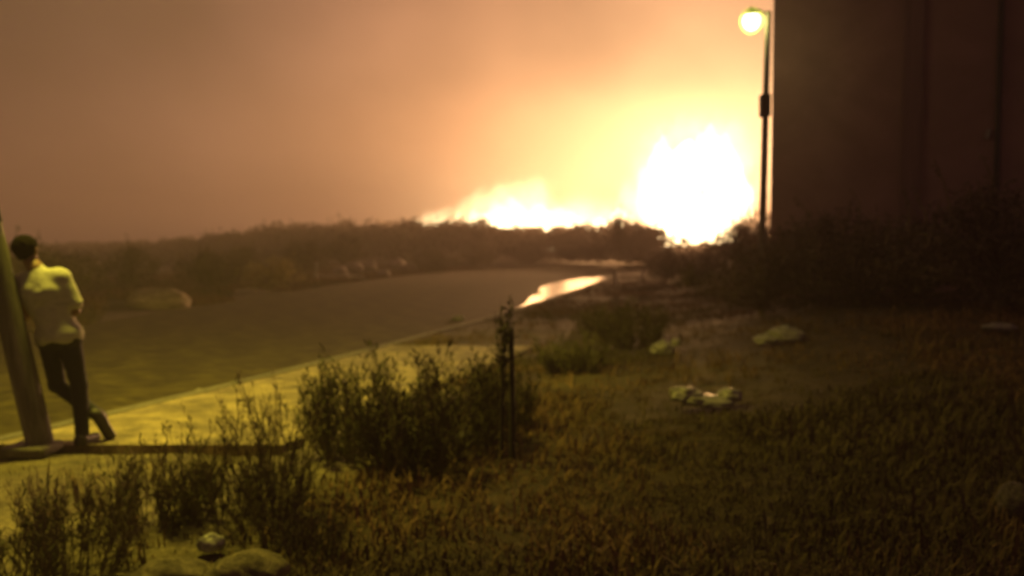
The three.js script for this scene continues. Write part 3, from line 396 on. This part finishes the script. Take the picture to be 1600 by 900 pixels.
{
  const foot = onGround(129, 694, PAVE_Y);
  const man = thing('person', 'man in a pale top and dark trousers leaning on the post with crossed legs', 'person', foot);
  const J = { // x to the right, y up, z towards the viewer; he faces away
    pelvis: [-0.165, 0.90, 0.0], waist: [-0.205, 1.04, 0.005], chest: [-0.275, 1.26, 0.015], neck: [-0.335, 1.45, 0.02], head: [-0.425, 1.60, -0.01],
    hipR: [-0.095, 0.885, 0], kneeR: [-0.03, 0.48, -0.03], ankR: [0.005, 0.085, 0.01], hipL: [-0.25, 0.865, -0.005], kneeL: [-0.25, 0.475, -0.09], ankL: [0.095, 0.20, -0.115],
    shR: [-0.125, 1.375, 0.005], elR: [-0.05, 1.105, -0.02], wrR: [-0.235, 1.10, -0.2], shL: [-0.475, 1.335, 0.0], elL: [-0.50, 1.06, -0.09], wrL: [-0.31, 1.13, -0.235],
  };
  const o = (a, d) => [a[0] + d[0], a[1] + d[1], a[2] + d[2]];
  const torso = [[o(J.pelvis, [-0.07, 0, 0]), o(J.pelvis, [0.065, 0.01, 0]), 0.105, 0.105], [J.pelvis, J.waist, 0.115, 0.10], [o(J.waist, [-0.05, 0, 0]), o(J.chest, [-0.085, 0.0, 0.01]), 0.085, 0.098], [o(J.waist, [0.05, 0, 0]), o(J.chest, [0.085, 0, 0.01]), 0.085, 0.098], [o(J.shL, [0.04, 0, 0]), o(J.shR, [-0.04, 0, 0]), 0.068, 0.068], [J.chest, J.neck, 0.1, 0.055]];
  const legs = [[J.hipR, J.kneeR, 0.088, 0.054], [J.kneeR, J.ankR, 0.053, 0.036], [J.hipL, J.kneeL, 0.088, 0.054], [J.kneeL, J.ankL, 0.053, 0.036]];
  const arms = [[J.shR, J.elR, 0.054, 0.040], [J.elR, J.wrR, 0.038, 0.026], [J.shL, J.elL, 0.054, 0.040], [J.elL, J.wrL, 0.038, 0.026]];
  const headB = [[o(J.head, [0.005, 0.025, 0.02]), o(J.head, [-0.012, 0.02, -0.025]), 0.083, 0.078], [o(J.head, [0.01, -0.035, -0.02]), o(J.head, [0.012, -0.085, -0.055]), 0.06, 0.03], [J.neck, o(J.head, [0.02, -0.04, 0.015]), 0.056, 0.05], [o(J.head, [0.0, -0.012, -0.1]), o(J.head, [0.003, -0.035, -0.118]), 0.010, 0.014], [o(J.head, [0.088, -0.02, 0.012]), o(J.head, [0.086, 0.012, 0.02]), 0.014, 0.019], [o(J.head, [-0.082, -0.01, 0.012]), o(J.head, [-0.086, 0.02, 0.02]), 0.014, 0.019]];
  const feet = [[o(J.ankR, [0, -0.03, 0.03]), [0.005, 0.03, 0.04], 0.035, 0.03], [[0.005, 0.03, 0.04], [0.025, 0.025, -0.17], 0.032, 0.026], [J.ankL, [0.075, 0.245, -0.06], 0.035, 0.03], [[0.085, 0.225, -0.075], [0.128, 0.035, -0.16], 0.028, 0.024], [[0.1, 0.225, -0.075], [0.158, 0.035, -0.165], 0.028, 0.024]];
  const hand = (w, dir, palm, sgn) => { // palm, four fingers and a thumb, folded against the other arm
    const d = V(...dir).normalize(), n = V(...palm).normalize(), s = d.clone().cross(n), P = (a, b, c) => V(...w).addScaledVector(d, a).addScaledVector(s, b * sgn).addScaledVector(n, c).toArray(), out = [[P(0, -0.012, 0), P(0.075, -0.024, 0), 0.021, 0.014], [P(0, 0.012, 0), P(0.075, 0.024, 0), 0.021, 0.014], [P(0.02, 0, 0), P(0.075, 0, 0), 0.02, 0.014]];
    [[-0.033, 0.062], [-0.011, 0.072], [0.011, 0.068], [0.032, 0.054]].forEach(([b, L]) => out.push([P(0.075, b, 0), P(0.075 + L * 0.5, b * 1.1, 0.012), 0.0098, 0.009], [P(0.075 + L * 0.5, b * 1.1, 0.012), P(0.075 + L * 0.9, b * 1.12, 0.035), 0.009, 0.0075]));
    out.push([P(0.02, -0.026, 0.004), P(0.055, -0.06, 0.015), 0.013, 0.0105], [P(0.055, -0.06, 0.015), P(0.085, -0.068, 0.026), 0.0105, 0.008]); return out; };
  const handR = hand(J.wrR, [-0.95, 0.1, -0.12], [0, 0, 1], 1), handL = hand(J.wrL, [0.95, 0.12, -0.1], [0, 0, 1], -1);
  const body = mergeGeometries([surface(joined([...torso, ...legs, ...arms, ...headB.slice(0, 3), ...feet], 0.035), [-0.72, -0.02, -0.36], [0.26, 1.78, 0.2], 0.012), surface(joined(headB, 0.018, 0.0015), [-0.56, 1.42, -0.16], [-0.29, 1.76, 0.13], 0.005), surface(joined(handR, 0.008), [-0.45, 1.0, -0.32], [-0.18, 1.24, -0.12], 0.004), surface(joined(handL, 0.008), [-0.36, 1.02, -0.36], [-0.1, 1.26, -0.14], 0.004)]);
  man.scale.setScalar(0.965);
  mesh('body', body, M.skin, man);
  const wr = (x, y, z) => 0.012 * (fbm(x * 9 + 3, y * 13 + x * 6, z * 9, 3) - 0.5) + 0.008 * (fbm(x * 4, y * 5 + 9, z * 4, 2) - 0.5);
  const shirtB = joined([...torso.map(([a, b, r, q]) => [a, b, r + 0.016, q + (b === J.neck ? 0.008 : 0.016)]), [J.shR, o(J.elR, [0.0, 0.06, 0]), 0.07, 0.062], [J.shL, o(J.elL, [0, 0.06, 0]), 0.07, 0.06], [[-0.16, 0.9, 0.03], [-0.19, 1.05, 0.03], 0.115, 0.11]], 0.045);
  const shirt = (x, y, z) => { const hem = 0.845 + 0.10 * (x + 0.17) + 0.012 * Math.sin(x * 30), nk = Math.hypot(x + 0.345, y - 1.475, z - 0.012) - 0.06; return Math.max(shirtB(x, y, z) + wr(x, y, z), hem - y, -nk); };
  mesh('shirt', surface(shirt, [-0.68, 0.78, -0.26], [0.1, 1.56, 0.22], 0.011), M.shirt, man);
  const trB = joined([[o(J.pelvis, [-0.07, -0.01, 0]), o(J.pelvis, [0.065, 0, 0]), 0.118, 0.118], [J.hipR, J.kneeR, 0.093, 0.064], [J.kneeR, o(J.ankR, [0, -0.01, 0]), 0.064, 0.056], [J.hipL, J.kneeL, 0.093, 0.064], [J.kneeL, J.ankL, 0.064, 0.056]], 0.02);
  const tr = (x, y, z) => Math.max(trB(x, y, z) + wr(x * 1.3, y * 1.6, z), 0.075 - y, y - 0.95);
  mesh('trousers', surface(tr, [-0.42, 0.02, -0.3], [0.22, 1.0, 0.2], 0.011), M.jeans, man);
  const shoe = (bones) => { const f = joined(bones, 0.03, 0.011), xs = bones.flatMap((b) => [b[0], b[1]]); const lo = [0, 1, 2].map((k) => Math.min(...xs.map((p) => p[k])) - 0.07), hi = [0, 1, 2].map((k) => Math.max(...xs.map((p) => p[k])) + 0.07); return surface((x, y, z) => Math.max(f(x, y, z), 0.001 - y), lo, hi, 0.008); };
  mesh('shoe', shoe(feet.slice(0, 2)), M.shoe, man); mesh('shoe', shoe(feet.slice(2)), M.shoe, man);
  const hb = joined([[o(J.head, [0.004, 0.035, 0.03]), o(J.head, [-0.012, 0.045, -0.02]), 0.093, 0.083], [o(J.head, [0.012, -0.03, 0.045]), o(J.head, [0.004, 0.02, 0.04]), 0.06, 0.08]], 0.03);
  mesh('hair', surface((x, y, z) => Math.max(hb(x, y, z) + 0.016 * (fbm(x * 45, y * 45, z * 45, 3) - 0.5), -(y - J.head[1] + 0.02 + (z > -0.045 ? 0.06 : 0) - 0.6 * Math.max(0, -0.06 - z + J.head[2] * 0))), [-0.57, 1.48, -0.16], [-0.27, 1.8, 0.16], 0.006), M.hair, man);
}
for (const o of scene.children) if (o.isLight) o.shadow.mapSize?.set(1024, 1024);
renderer.render(scene, camera);
